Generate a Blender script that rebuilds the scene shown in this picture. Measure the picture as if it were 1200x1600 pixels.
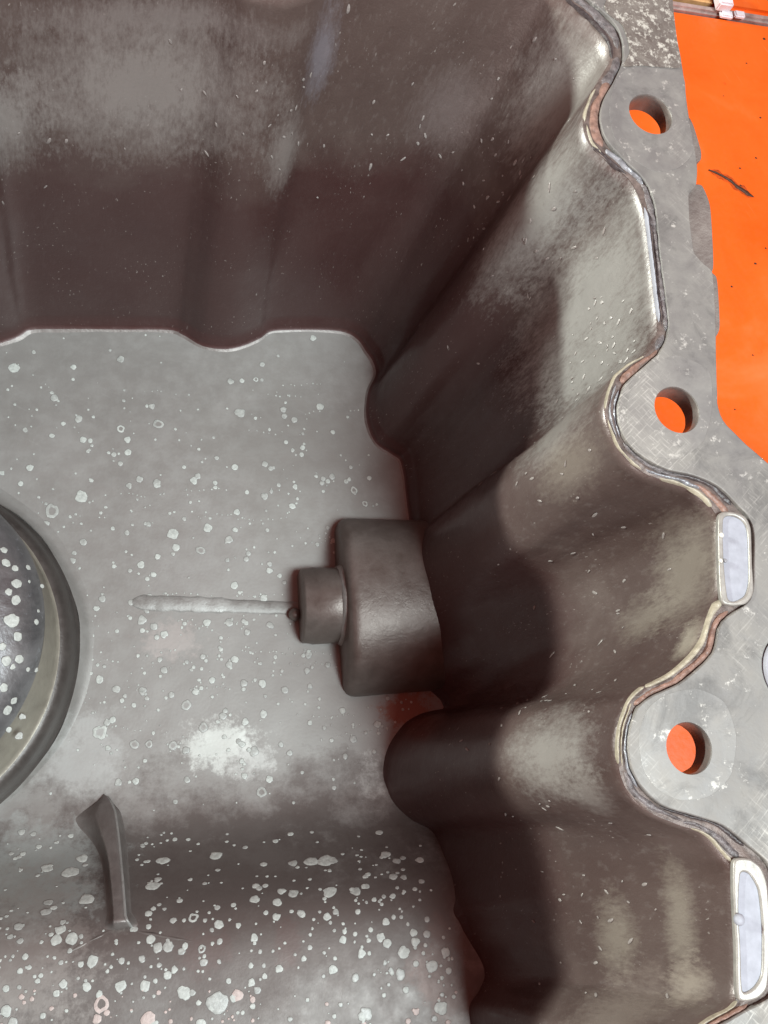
import bpy, bmesh, math, random
import numpy as np
from mathutils import Vector, Matrix, noise

random.seed(7)
rng = np.random.default_rng(7)
SC = bpy.context.scene
COL = SC.collection
for o in list(bpy.data.objects):
    bpy.data.objects.remove(o)

# ------------------------------------------------------------------ camera
FPX = 1300.0                      # focal length in photo pixels (photo 1200 x 1600)
NADIR = (290.0, 1180.0)           # where the plumb line through the lens meets the photo
CAMZ = 0.180                      # lens height over the flange face (metres)
_d = Vector((NADIR[0] - 600, -(NADIR[1] - 800), -FPX)).normalized()
_up = -_d
_y = (Vector((0, 1, 0)) - _up * _up.y).normalized()
_x = _y.cross(_up)
M = Matrix((_x, _y, _up))         # camera axes -> world axes
cam = bpy.data.cameras.new('camera')
cam.sensor_fit = 'VERTICAL'
cam.sensor_height = 36.0
cam.lens = 36.0 * FPX / 1600
cam.clip_start = 0.005
cam.clip_end = 50
camo = bpy.data.objects.new('camera', cam)
COL.objects.link(camo)
camo.matrix_world = Matrix.Translation((0, 0, CAMZ)) @ M.to_4x4()
SC.camera = camo

# ------------------------------------------------------------------ world, lamps, exposure
W = bpy.data.worlds.new('World')
SC.world = W
W.use_nodes = True
bg = W.node_tree.nodes['Background']
bg.inputs[0].default_value = (0.80, 0.27, 0.23, 1)
bg.inputs[1].default_value = 0.42

def lamp(name, loc, target, sx, sy, power, col):
    l = bpy.data.lights.new(name, 'AREA')
    l.shape = 'RECTANGLE'; l.size = sx; l.size_y = sy
    l.energy = power; l.color = col
    o = bpy.data.objects.new(name, l)
    COL.objects.link(o)
    o.location = loc
    o.rotation_euler = (Vector(target) - Vector(loc)).to_track_quat('-Z', 'Y').to_euler()
    return o
lamp('ceiling_lamp', (0.58, -0.45, 1.50), (0, 0, -0.1), 0.6, 0.6, 40, (0.86, 0.98, 1.0))
lamp('window_light', (-1.35, 0.66, 0.335), (0.08, 0.0, 0.0), 0.30, 0.03, 33, (0.93, 1.0, 0.94))
lamp('front_fill', (-0.75, -1.6, 0.50), (0.0, 0.1, 0.0), 0.5, 0.25, 6, (1.0, 0.98, 0.95))  # added weak fill for the back wall, no source in view

SC.view_settings.view_transform = 'Standard'
SC.view_settings.look = 'None'
SC.view_settings.exposure = 0.0
SC.view_settings.gamma = 1.0
SC.render.engine = 'CYCLES'
SC.cycles.use_denoising = True
SC.cycles.max_bounces = 8
SC.cycles.caustics_reflective = False

# ------------------------------------------------------------------ helpers
def at(px, py, z=0.0):
    """point of the plane at height z seen at a photo pixel"""
    r = M @ Vector(((px - 600) / FPX, -(py - 800) / FPX, -1.0))
    t = (z - CAMZ) / r.z
    return Vector((r.x * t, r.y * t, z))

def link(name, me, mat=None, parent=None, smooth=True):
    o = bpy.data.objects.new(name, me)
    COL.objects.link(o)
    if mat is not None:
        for m in (mat if isinstance(mat, (list, tuple)) else [mat]):
            me.materials.append(m)
    if parent is not None:
        o.parent = parent
    if smooth and len(me.polygons):
        me.polygons.foreach_set('use_smooth', [True] * len(me.polygons))
    return o

def mesh(name, v, f):
    me = bpy.data.meshes.new(name)
    me.from_pydata([tuple(map(float, p)) for p in v], [], f)
    me.update()
    return me

def grid_faces(nr, nc, wrap=False):
    f = []
    for r in range(nr - 1):
        for c in range(nc if wrap else nc - 1):
            c2 = (c + 1) % nc
            f.append((r * nc + c, r * nc + c2, (r + 1) * nc + c2, (r + 1) * nc + c))
    return f

def fix_normals(me):
    bm = bmesh.new(); bm.from_mesh(me)
    bmesh.ops.recalc_face_normals(bm, faces=bm.faces)
    bm.to_mesh(me); bm.free()

def smoothstep(a, b, x):
    t = np.clip((x - a) / (b - a), 0, 1)
    return t * t * (3 - 2 * t)

# ---- material kit
def new_mat(name):
    m = bpy.data.materials.new(name)
    m.use_nodes = True
    nt = m.node_tree
    return m, nt, nt.nodes['Principled BSDF']

class K:
    """small node kit"""
    def __init__(s, nt): s.nt = nt
    def n(s, t, **kw):
        n = s.nt.nodes.new(t)
        for k, v in kw.items(): setattr(n, k, v)
        return n
    def l(s, a, b): s.nt.links.new(a, b)
    def coord(s, kind='Object', scale=(1, 1, 1), rot=(0, 0, 0)):
        c = s.n('ShaderNodeTexCoord'); mp = s.n('ShaderNodeMapping')
        mp.inputs['Scale'].default_value = scale
        src = c.outputs[kind]
        if any(rot):                       # turn first, then stretch
            mr = s.n('ShaderNodeMapping'); mr.inputs['Rotation'].default_value = rot
            s.l(src, mr.inputs[0]); src = mr.outputs[0]
        s.l(src, mp.inputs[0])
        return mp.outputs[0]
    def noise(s, vec, scale, detail=4, rough=0.55, dist=0.0):
        n = s.n('ShaderNodeTexNoise')
        n.inputs['Scale'].default_value = scale; n.inputs['Detail'].default_value = detail
        n.inputs['Roughness'].default_value = rough; n.inputs['Distortion'].default_value = dist
        s.l(vec, n.inputs['Vector'])
        return n.outputs[0]
    def ramp(s, fac, stops):
        r = s.n('ShaderNodeValToRGB')
        e = r.color_ramp.elements
        while len(e) < len(stops): e.new(0.5)
        for i, (p, c) in enumerate(stops):
            e[i].position = p
            e[i].color = (c, c, c, 1) if isinstance(c, (int, float)) else (*c, 1)
        s.l(fac, r.inputs[0])
        return r.outputs[0]
    def mix(s, fac, a, b, mode='MIX'):
        m = s.n('ShaderNodeMix', data_type='RGBA', blend_type=mode)
        for sock, v in ((m.inputs[0], fac), (m.inputs[6], a), (m.inputs[7], b)):
            if hasattr(v, 'links') or hasattr(v, 'is_linked'): s.l(v, sock)
            elif isinstance(v, (int, float)): sock.default_value = v
            else: sock.default_value = (*v, 1)
        return m.outputs[2]
    def math(s, op, a, b=0.0, c=0.0):
        m = s.n('ShaderNodeMath', operation=op)
        for i, v in enumerate((a, b, c)):
            if hasattr(v, 'is_linked'): s.l(v, m.inputs[i])
            else: m.inputs[i].default_value = v
        return m.outputs[0]
    def bump(s, h, strength, dist, normal=None):
        b = s.n('ShaderNodeBump')
        b.inputs['Strength'].default_value = strength; b.inputs['Distance'].default_value = dist
        s.l(h, b.inputs['Height'])
        if normal is not None: s.l(normal, b.inputs['Normal'])
        return b.outputs[0]

def floor_material():
    m, nt, p = new_mat('cast_aluminium_floor'); k = K(nt)
    v = k.coord()
    big = k.noise(v, 22, 5, 0.6, 0.4); fine = k.noise(v, 900, 3, 0.6); mid = k.noise(v, 160, 6, 0.7)
    col = k.ramp(big, [(0.3, (0.285, 0.274, 0.257)), (0.55, (0.325, 0.315, 0.297)), (0.75, (0.37, 0.362, 0.345))])
    col = k.mix(k.ramp(mid, [(0.45, 0.0), (0.8, 0.25)]), col, (0.52, 0.52, 0.50))
    vs = k.coord(scale=(60, 900, 60), rot=(0, 0, 0.5))
    scr = k.ramp(k.noise(vs, 1.0, 2, 0.5), [(0.68, 0.0), (0.76, 0.12)])
    col = k.mix(scr, col, (0.5, 0.5, 0.48))
    # dried mineral and darker patches; ramp shade, orange bounce put into the colour
    geo = k.n('ShaderNodeNewGeometry')
    for (px, py, z, rx, ry, c, a, ns) in PATCHES:
        q = at(px, py, z)
        s = k.n('ShaderNodeVectorMath', operation='SUBTRACT'); k.l(geo.outputs['Position'], s.inputs[0]); s.inputs[1].default_value = q
        d = k.n('ShaderNodeVectorMath', operation='MULTIPLY'); k.l(s.outputs[0], d.inputs[0]); d.inputs[1].default_value = (1 / rx, 1 / ry, 0)
        ln = k.n('ShaderNodeVectorMath', operation='LENGTH'); k.l(d.outputs[0], ln.inputs[0])
        e = k.math('ADD', ln.outputs['Value'], k.math('MULTIPLY', k.math('SUBTRACT', k.noise(v, ns, 6, 0.75), 0.5), 2.6))
        col = k.mix(k.ramp(e, [(0.45, a), (0.95, 0.0)]), col, c)
    k.l(col, p.inputs['Base Color'])
    p.inputs['Metallic'].default_value = 0.35
    k.l(k.ramp(mid, [(0.3, 0.46), (0.7, 0.62)]), p.inputs['Roughness'])
    n1 = k.bump(mid, 0.10, 0.0003)
    k.l(k.bump(fine, 0.22, 0.0002, n1), p.inputs['Normal'])
    return m

def wall_material():
    m, nt, p = new_mat('varnished_shaded_wall'); k = K(nt)
    v = k.coord('UV')
    vst = k.coord('UV', scale=(1, 0.45, 1))
    big = k.noise(v, 20, 5, 0.6, 0.6); mid = k.noise(v, 150, 5, 0.65); st = k.noise(vst, 520, 4, 0.6)
    col = k.ramp(big, [(0.3, (0.095, 0.062, 0.055)), (0.55, (0.135, 0.098, 0.087)), (0.78, (0.195, 0.156, 0.139))])
    col = k.mix(k.ramp(st, [(0.55, 0.0), (0.8, 0.35)]), col, (0.32, 0.29, 0.27))
    sp = k.n('ShaderNodeSeparateXYZ'); k.l(v, sp.inputs[0])
    # rim shade put into the colour: maroon deepening towards the bottom
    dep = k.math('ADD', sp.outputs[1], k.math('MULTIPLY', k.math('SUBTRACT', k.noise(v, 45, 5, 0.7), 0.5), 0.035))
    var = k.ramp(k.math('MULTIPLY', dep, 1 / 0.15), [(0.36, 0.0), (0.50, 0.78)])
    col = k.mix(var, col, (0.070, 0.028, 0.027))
    spk = k.math('MULTIPLY', k.ramp(k.noise(k.coord('UV', scale=(1, 0.55, 1)), 1000, 2, 0.5), [(0.66, 0.0), (0.72, 0.8)]), k.ramp(k.noise(v, 55, 4, 0.6), [(0.48, 0.0), (0.62, 1.0)]))
    col = k.mix(spk, col, (0.42, 0.39, 0.36))  # pale spray flecks, with oily sparkle put into the colour
    # bare, scuffed metal; right wall patches also paint the window-lit areas pale
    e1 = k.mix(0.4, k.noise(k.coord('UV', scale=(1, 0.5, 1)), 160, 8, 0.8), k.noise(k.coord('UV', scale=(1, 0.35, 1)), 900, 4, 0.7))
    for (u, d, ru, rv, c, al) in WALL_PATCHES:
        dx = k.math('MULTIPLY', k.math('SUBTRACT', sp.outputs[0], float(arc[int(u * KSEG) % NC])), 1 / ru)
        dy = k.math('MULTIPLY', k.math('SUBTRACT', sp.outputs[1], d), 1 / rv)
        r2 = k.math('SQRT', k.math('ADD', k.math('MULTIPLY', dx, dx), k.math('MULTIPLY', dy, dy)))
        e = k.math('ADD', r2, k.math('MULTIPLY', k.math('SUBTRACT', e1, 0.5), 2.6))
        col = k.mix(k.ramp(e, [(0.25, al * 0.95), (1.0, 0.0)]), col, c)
    k.l(col, p.inputs['Base Color'])
    p.inputs['Metallic'].default_value = 0.2
    p.inputs['Coat Weight'].default_value = 0.40
    p.inputs['Coat Roughness'].default_value = 0.22
    k.l(k.ramp(mid, [(0.3, 0.30), (0.7, 0.50)]), p.inputs['Roughness'])
    grain = k.noise(v, 1500, 2, 0.6)
    n0 = k.bump(grain, 0.25, 0.00025)
    n1 = k.bump(mid, 0.3, 0.0006, n0)
    k.l(k.bump(st, 0.4, 0.00035, n1), p.inputs['Normal'])
    return m

def metal(name, c1, c2, scale=200, metallic=0.6, rough=(0.35, 0.55), bump=0.3, bdist=0.0004, fleck=None, streak=None, coat=0.0, fthr=0.6):
    m, nt, p = new_mat(name); k = K(nt)
    v = k.coord()
    a = k.noise(v, scale, 6, 0.68, 0.3); b = k.noise(v, scale * 5, 3, 0.6); g = k.noise(v, scale * 0.18, 4, 0.6)
    col = k.mix(k.ramp(k.mix(0.5, a, g), [(0.36, 0.0), (0.64, 1.0)]), c1, c2)
    h = a
    if fleck and scale < 150:
        st_ = k.ramp(k.noise(v, scale * 0.42, 7, 0.72, 0.8), [(0.52, 0.0), (0.66, 0.6)])
        col = k.mix(st_, col, tuple(x * 0.55 for x in c1))
    if fleck:
        fl = k.ramp(k.noise(v, scale * 1.7, 5, 0.8), [(fthr, 0.0), (fthr + 0.08, 0.85)])
        col = k.mix(fl, col, fleck)
    if streak:
        for ang in streak:
            w = k.noise(k.coord(scale=(140, 1900, 140), rot=(0, 0, ang)), 1.0, 3, 0.6)
            gm = k.ramp(g, [(0.47, 0.0), (0.60, 1.0)])
            h = k.mix(k.math('MULTIPLY', gm, 0.3), h, w)
            col = k.mix(k.math('MULTIPLY', k.ramp(w, [(0.55, 0.0), (0.68, 0.6)]), gm), col, (0.62, 0.61, 0.56))
    k.l(col, p.inputs['Base Color'])
    p.inputs['Metallic'].default_value = metallic
    p.inputs['Coat Weight'].default_value = coat
    p.inputs['Coat Roughness'].default_value = 0.15
    k.l(k.ramp(a, [(0.3, rough[0]), (0.7, rough[1])]), p.inputs['Roughness'])
    n1 = k.bump(h, bump, bdist)
    k.l(k.bump(b, bump * 0.6, bdist * 0.4, n1), p.inputs['Normal'])
    return m

def orange_material():
    m, nt, p = new_mat('orange_bench_paint'); k = K(nt)
    v = k.coord()
    g = k.noise(v, 14, 4, 0.6, 0.4); f = k.noise(v, 350, 4, 0.6)
    col = k.ramp(g, [(0.3, (0.80, 0.105, 0.006)), (0.55, (0.86, 0.135, 0.014)), (0.72, (0.88, 0.185, 0.045))])
    col = k.mix(k.ramp(k.noise(v, 95, 3, 0.5), [(0.70, 0.0), (0.76, 0.5)]), col, (0.45, 0.05, 0.006))
    sc1 = k.ramp(k.noise(k.coord(scale=(25, 700, 25), rot=(0, 0, 1.1)), 1.0, 3, 0.6), [(0.66, 0.0), (0.74, 0.35)])
    col = k.mix(sc1, col, (0.88, 0.26, 0.10))
    k.l(col, p.inputs['Base Color'])
    k.l(k.ramp(f, [(0.3, 0.30), (0.7, 0.46)]), p.inputs['Roughness'])
    k.l(k.bump(f, 0.2, 0.0004), p.inputs['Normal'])
    return m

def plain(name, c, rough=0.5, metallic=0.0, var=0.25, scale=400, bump=0.2, bdist=0.0003):
    m, nt, p = new_mat(name); k = K(nt)
    v = k.coord()
    a = k.noise(v, scale, 4, 0.65)
    lo = tuple(x * (1 - var) for x in c); hi = tuple(min(0.9, x * (1 + var)) for x in c)
    k.l(k.ramp(a, [(0.3, lo), (0.7, hi)]), p.inputs['Base Color'])
    p.inputs['Roughness'].default_value = rough; p.inputs['Metallic'].default_value = metallic
    k.l(k.bump(a, bump, bdist), p.inputs['Normal'])
    return m

# ------------------------------------------------------------------ the pan: outlines read along the rim
DEEP = -0.150                     # sump floor
SHELF = -0.108                    # shallow shelf at the near end
# flange inner edge (z 0) | wall top (z -0.0012) | wall foot at height zb ; photo positions
P = [
 # back wall, left to right
 ((-640, -75), (-640, -40), (-262, 514), -150), ((-430, -75), (-430, -40), (-150, 514), -150),
 ((-330, -78), (-330, -42), (-90, 516), -150), ((-230, -40), (-225, -6), (-62, 527), -150),
 ((-150, -20), (-145, 16), (-20, 533), -150), ((-70, -44), (-66, -10), (20, 524), -150),
 ((-25, -75), (-22, -42), (46, 510), -150), ((60, -78), (60, -46), (95, 508), -150),
 ((200, -78), (200, -46), (190, 509), -150), ((310, -78), (305, -46), (266, 510), -150),
 ((348, -72), (346, -40), (291, 519), -150), ((392, -54), (392, -20), (322, 536), -150),
 ((440, -44), (440, -10), (362, 539), -150), ((492, -54), (488, -20), (398, 526), -150),
 ((528, -72), (524, -42), (420, 513), -150), ((600, -80), (600, -48), (462, 510), -150),
 ((720, -80), (720, -50), (520, 511), -150), ((800, -72), (798, -46), (548, 517), -150),
 # back right corner and the bolt bosses of the right wall
 ((868, -46), (856, -26), (566, 530), -150), ((912, -8), (893, 6), (577, 546), -150),
 ((962, 38), (940, 50), (588, 562), -150), ((975, 84), (955, 88), (594, 580), -150),
 ((962, 122), (938, 122), (592, 594), -150), ((945, 152), (920, 154), (583, 612), -150), ((938, 182), (911, 186), (579, 636), -150),
 ((947, 216), (920, 222), (581, 662), -150), ((976, 250), (948, 252), (592, 688), -150),
 ((1008, 282), (984, 282), (614, 704), -150), ((1024, 322), (1004, 324), (630, 716), -150),
 ((1031, 390), (1014, 392), (637, 740), -150), ((1040, 460), (1022, 462), (640, 764), -150),
 ((1045, 515), (1027, 515), (643, 790), -150), ((1032, 548), (1014, 548), (647, 818), -150),
 ((1018, 562), (1002, 558), (649, 832), -150), ((1000, 578), (985, 567), (646, 839), -150), ((984, 592), (968, 580), (640, 845), -150), ((974, 606), (957, 594), (635, 856), -150), ((965, 640), (945, 634), (627, 880), -150),
 ((973, 678), (953, 674), (626, 910), -150), ((998, 708), (974, 712), (630, 940), -150),
 ((1040, 732), (1008, 740), (631, 966), -150), ((1082, 742), (1050, 754), (632, 988), -150),
 ((1120, 758), (1088, 770), (634, 1008), -150), ((1150, 786), (1116, 800), (638, 1028), -150),
 ((1176, 820), (1125, 832), (646, 1044), -150), ((1178, 880), (1126, 884), (660, 1062), -150), ((1172, 936), (1122, 930), (676, 1076), -150),
 ((1128, 972), (1106, 966), (688, 1087), -150), ((1114, 1020), (1090, 1010), (694, 1096), -150),
 ((1070, 1062), (1052, 1048), (697, 1106), -150), ((1040, 1078), (1024, 1064), (692, 1113), -150), ((1022, 1086), (1004, 1074), (675, 1116), -150),
 ((1004, 1098), (988, 1087), (654, 1122), -150), ((992, 1114), (977, 1106), (632, 1136), -150), ((982, 1150), (966, 1144), (606, 1172), -150),
 ((984, 1190), (965, 1188), (597, 1212), -150), ((1000, 1226), (978, 1232), (602, 1250), -150),
 ((1034, 1258), (1010, 1266), (622, 1282), -150), ((1082, 1274), (1058, 1288), (650, 1302), -148),
 ((1130, 1290), (1098, 1302), (668, 1340), -136), ((1170, 1322), (1130, 1334), (690, 1385), -122), ((1202, 1352), (1148, 1364), (706, 1420), -113),
 ((1214, 1400), (1153, 1405), (716, 1440), -112), ((1218, 1470), (1157, 1472), (726, 1468), -112),
 ((1212, 1548), (1156, 1540), (738, 1492), -112), ((1160, 1582), (1142, 1572), (745, 1510), -112),
 ((1120, 1606), (1106, 1592), (747, 1526), -112), ((1086, 1632), (1072, 1620), (738, 1548), -112), ((1066, 1665), (1052, 1655), (724, 1572), -112),
 ((1070, 1710), (1056, 1705), (730, 1615), -112), ((1110, 1750), (1090, 1752), (748, 1650), -112),
 ((1180, 1790), (1150, 1795), (770, 1690), -112), ((1220, 1860), (1185, 1860), (775, 1740), -112), ((1225, 2200), (1190, 2200), (775, 1950), -112), ((1210, 2650), (1175, 2640), (760, 2220), -112),
 # near wall, left wall (outside the picture)
 ((1100, 2780), (1080, 2755), (710, 2270), -112), ((900, 2800), (890, 2770), (620, 2280), -112),
 ((500, 2800), (500, 2770), (400, 2280), -112), ((0, 2800), (0, 2770), (130, 2280), -112), ((-400, 2780), (-390, 2750), (-90, 2270), -112),
 ((-680, 2640), (-655, 2620), (-270, 2200), -112), ((-780, 2200), (-750, 2190), (-310, 1900), -112), ((-780, 1750), (-750, 1740), (-310, 1640), -114),
 ((-800, 1400), (-770, 1400), (-330, 1400), -122), ((-810, 1000), (-780, 1000), (-345, 1080), -150),
 ((-810, 500), (-780, 500), (-345, 800), -150), ((-790, 150), (-760, 155), (-335, 620), -150), ((-740, -10), (-715, 15), (-310, 540), -150),
]
NP = len(P)
KSEG = 8
def catmull(ctrl):
    c = np.array(ctrl, float); n = len(c); out = []
    for i in range(n):
        p0, p1, p2, p3 = c[i - 1], c[i], c[(i + 1) % n], c[(i + 2) % n]
        for j in range(KSEG):
            t = j / KSEG
            # centripetal-like damping with tension 0.5
            m1 = (p2 - p0) * 0.5; m2 = (p3 - p1) * 0.5
            h00 = 2*t**3-3*t**2+1; h10 = t**3-2*t**2+t; h01 = -2*t**3+3*t**2; h11 = t**3-t**2
            out.append(h00*p1 + h10*m1 + h01*p2 + h11*m2)
    return np.array(out)
LEDGE = -0.0012
Fc = catmull([tuple(at(*p[0], 0.0))[:2] for p in P])
Tc = catmull([tuple(at(*p[1], LEDGE))[:2] for p in P])
Bc = catmull([(*tuple(at(*p[2], p[3] / 1000))[:2], p[3] / 1000) for p in P])
NC = len(Fc)

def inward(c):
    t = np.roll(c, -1, 0)[:, :2] - np.roll(c, 1, 0)[:, :2]
    t /= np.linalg.norm(t, axis=1)[:, None]
    return np.stack([t[:, 1], -t[:, 0]], 1)       # contour runs clockwise seen from above: inward = right side
INW = inward(Bc)
INT = inward(Tc)
arc = np.concatenate([[0], np.cumsum(np.linalg.norm(np.diff(Tc, axis=0), axis=1))])

def floor_height(x, y):
    """deep sump, a steep ramp towards the near end, then the shelf"""
    yr0 = at(400, 1292, DEEP).y
    run = (SHELF - DEEP) * 0.48
    s = (yr0 - y)
    h = DEEP + (SHELF - DEEP) * np.clip(s / run, 0, 1)
    def sm(u, r):      # soft hinge
        return 0.5 * (u + np.sqrt(u * u + r * r))
    slope = (SHELF - DEEP) / run
    h = DEEP + slope * (sm(s, 0.012) - sm(s - run, 0.010))
    h = h + 0.05 * np.maximum(s - run - 0.004, 0) * 0.6
    return h

PATCHES = [  # px, py, z, rx, ry, colour, strength, noise scale
 (345, 1165, DEEP, 0.017, 0.011, (0.62, 0.64, 0.60), 0.9, 260),
 (385, 1190, DEEP, 0.012, 0.007, (0.62, 0.63, 0.60), 0.6, 300),
 (578, 1212, DEEP, 0.006, 0.010, (0.62, 0.63, 0.60), 0.8, 300),
 (265, 1000, DEEP, 0.013, 0.009, (0.46, 0.42, 0.395), 0.6, 320),
 (130, 1180, DEEP, 0.016, 0.020, (0.50, 0.51, 0.49), 0.6, 120),
 (640, 1108, DEEP, 0.015, 0.009, (0.30, 0.095, 0.055), 0.8, 200),  # orange bounce glow painted beside the boss
 (450, 1560, SHELF, 0.150, 0.055, (0.165, 0.145, 0.135), 0.75, 60),
 (380, 1400, -0.125, 0.14, 0.045, (0.135, 0.112, 0.102), 0.75, 45),  # shade of the ramp painted as a dark tone
 (480, 700, DEEP, 0.060, 0.05, (0.27, 0.262, 0.24), 0.3, 40),
 (50, 1370, -0.125, 0.030, 0.018, (0.46, 0.50, 0.48), 0.7, 150),
 (30, 1490, SHELF, 0.026, 0.026, (0.36, 0.335, 0.31), 0.6, 200),
 (690, 1520, SHELF, 0.012, 0.018, (0.24, 0.16, 0.14), 0.4, 90),  # reddish bounce on the shelf, painted in
 (325, 1490, SHELF, 0.010, 0.008, (0.16, 0.12, 0.11), 0.7, 200),
 (450, 1475, SHELF, 0.006, 0.008, (0.16, 0.12, 0.11), 0.7, 200),
]
def near(px, py):
    q = np.array(tuple(at(px, py, LEDGE))[:2])
    return np.argmin(np.linalg.norm(Tc - q, axis=1)) / KSEG
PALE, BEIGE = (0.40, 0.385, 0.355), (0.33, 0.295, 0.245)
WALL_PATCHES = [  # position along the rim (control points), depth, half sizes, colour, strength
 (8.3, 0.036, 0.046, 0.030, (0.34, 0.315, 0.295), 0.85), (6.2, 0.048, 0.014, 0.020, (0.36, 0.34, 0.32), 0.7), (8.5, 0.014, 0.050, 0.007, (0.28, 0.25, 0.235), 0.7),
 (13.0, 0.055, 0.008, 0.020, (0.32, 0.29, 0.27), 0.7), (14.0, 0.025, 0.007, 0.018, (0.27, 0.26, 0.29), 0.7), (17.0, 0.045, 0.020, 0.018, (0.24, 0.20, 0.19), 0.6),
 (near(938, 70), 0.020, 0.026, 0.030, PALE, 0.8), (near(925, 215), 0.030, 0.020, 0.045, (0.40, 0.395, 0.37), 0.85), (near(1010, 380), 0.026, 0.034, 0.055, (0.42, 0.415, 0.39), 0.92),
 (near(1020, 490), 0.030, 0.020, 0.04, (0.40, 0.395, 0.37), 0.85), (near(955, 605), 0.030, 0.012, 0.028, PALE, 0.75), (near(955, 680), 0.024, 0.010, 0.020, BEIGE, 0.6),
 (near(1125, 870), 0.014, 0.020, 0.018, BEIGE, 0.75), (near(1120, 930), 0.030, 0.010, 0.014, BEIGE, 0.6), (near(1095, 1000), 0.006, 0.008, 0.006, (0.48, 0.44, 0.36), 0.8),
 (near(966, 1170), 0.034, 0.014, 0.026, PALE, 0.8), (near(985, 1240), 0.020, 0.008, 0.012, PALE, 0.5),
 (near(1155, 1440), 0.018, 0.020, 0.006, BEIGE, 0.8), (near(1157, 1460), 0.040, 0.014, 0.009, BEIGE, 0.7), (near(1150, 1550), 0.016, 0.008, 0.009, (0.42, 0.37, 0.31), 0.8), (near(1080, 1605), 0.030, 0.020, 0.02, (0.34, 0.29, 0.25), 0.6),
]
MAT = {
 'floor': floor_material(),
 'wall': wall_material(),
 'flange': metal('milled_aluminium', (0.22, 0.217, 0.210), (0.345, 0.336, 0.307), 110, 0.4, (0.52, 0.72), 0.35, 0.0003, fleck=(0.66, 0.65, 0.60), streak=(0.8, -0.7)),
 'cast': metal('rough_casting', (0.20, 0.175, 0.16), (0.33, 0.30, 0.27), 260, 0.4, (0.5, 0.7), 0.7, 0.0006),
 'residue': metal('mottled_gasket_residue', (0.12, 0.10, 0.09), (0.27, 0.245, 0.215), 200, 0.2, (0.5, 0.75), 0.9, 0.0008, fleck=(0.66, 0.65, 0.58), fthr=0.52),
 'seat': metal('milled_seat', (0.245, 0.243, 0.236), (0.37, 0.362, 0.332), 112, 0.4, (0.48, 0.68), 0.3, 0.0003, fleck=(0.62, 0.61, 0.56), streak=(0.8, -0.7), fthr=0.58),
 'rib': metal('dark_rib', (0.17, 0.145, 0.135), (0.27, 0.25, 0.235), 170, 0.35, (0.35, 0.5), 0.5, 0.0006),  # one tone darker than the floor
 'ridge': metal('scuffed_lit_ridge', (0.24, 0.235, 0.22), (0.42, 0.42, 0.40), 220, 0.3, (0.4, 0.6), 0.6, 0.0005),
 'boss': metal('varnished_boss', (0.15, 0.125, 0.11), (0.25, 0.22, 0.20), 150, 0.4, (0.35, 0.5), 0.4, 0.0006),
 'foot': metal('dark_pillar_foot', (0.055, 0.046, 0.042), (0.11, 0.098, 0.09), 150, 0.3, (0.35, 0.5), 0.4, 0.0005),  # dark ring round the pillar base
 'dome': metal('dark_polished_dome', (0.16, 0.16, 0.164), (0.31, 0.31, 0.315), 90, 0.6, (0.30, 0.48), 0.5, 0.0008, fleck=(0.35, 0.37, 0.40)),  # flecks put glints into the cap's colour
 'domeside': metal('beige_dome_side', (0.25, 0.23, 0.19), (0.40, 0.375, 0.31), 120, 0.4, (0.35, 0.5), 0.4, 0.0006),
 'copper': plain('copper_sealant', (0.27, 0.165, 0.13), 0.45, 0.0, 0.4, 500, 0.6, 0.0006),
 'grey_sealant': plain('grey_sealant', (0.165, 0.15, 0.15), 0.4, 0.1, 0.55, 600, 0.8, 0.0008),
 'blue_sealant': plain('blue_grey_sealant', (0.29, 0.30, 0.32), 0.32, 0.2, 0.5, 450, 0.6, 0.0006),
 'dark_sealant': plain('dark_sealant', (0.060, 0.048, 0.048), 0.4, 0.0, 0.5, 500, 0.6, 0.0006),
 'frame': plain('notch_edge_metal', (0.40, 0.39, 0.355), 0.42, 0.3, 0.2, 300, 0.3, 0.0003),
 'cream': plain('cream_sealant', (0.43, 0.395, 0.30), 0.4, 0.0, 0.25, 500, 0.4, 0.0004),
 'ledge': plain('stained_ledge', (0.165, 0.130, 0.115), 0.5, 0.2, 0.45, 420, 0.6, 0.0006),
 'bright': plain('bright_metal', (0.40, 0.42, 0.47), 0.62, 0.1, 0.12, 260, 0.25, 0.0004),
 'drop': plain('pale_bead', (0.74, 0.73, 0.66), 0.2, 0.0, 0.1, 900, 0.1),
 'spot': plain('dried_water_spot', (0.55, 0.58, 0.54), 0.5, 0.0, 0.22, 900, 0.4, 0.0003),
 'spotrim': plain('spot_outline', (0.17, 0.16, 0.15), 0.5, 0.0, 0.2, 900),
 'spot_mid': plain('thin_water_spot', (0.45, 0.465, 0.435), 0.4, 0.0, 0.25, 700, 0.4, 0.0003),
 'spot_pink': plain('pinkish_spot', (0.60, 0.50, 0.46), 0.5, 0.0, 0.2, 900, 0.4, 0.0003),
 'fleck': plain('wall_fleck', (0.36, 0.33, 0.31), 0.4, 0.1, 0.3, 900, 0.4),
 'fleck_pale': plain('pale_wall_fleck', (0.62, 0.61, 0.58), 0.3, 0.1, 0.2, 900, 0.4),
 'orange': orange_material(),
 'soot': plain('brown_smudge', (0.50, 0.070, 0.006), 0.5, 0.0, 0.5, 300, 0.4, 0.0003),
 'grime': plain('black_grime', (0.05, 0.018, 0.008), 0.6, 0.0, 0.5, 500, 0.6, 0.0005),
 'wood': plain('worn_wood', (0.58, 0.34, 0.15), 0.6, 0.0, 0.45, 60, 0.3),
 'rail': plain('grey_rail', (0.50, 0.40, 0.37), 0.4, 0.4, 0.4, 90, 0.2),
 'white': plain('white_plastic', (0.78, 0.78, 0.82), 0.4, 0.0, 0.08, 200, 0.05),
}

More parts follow.
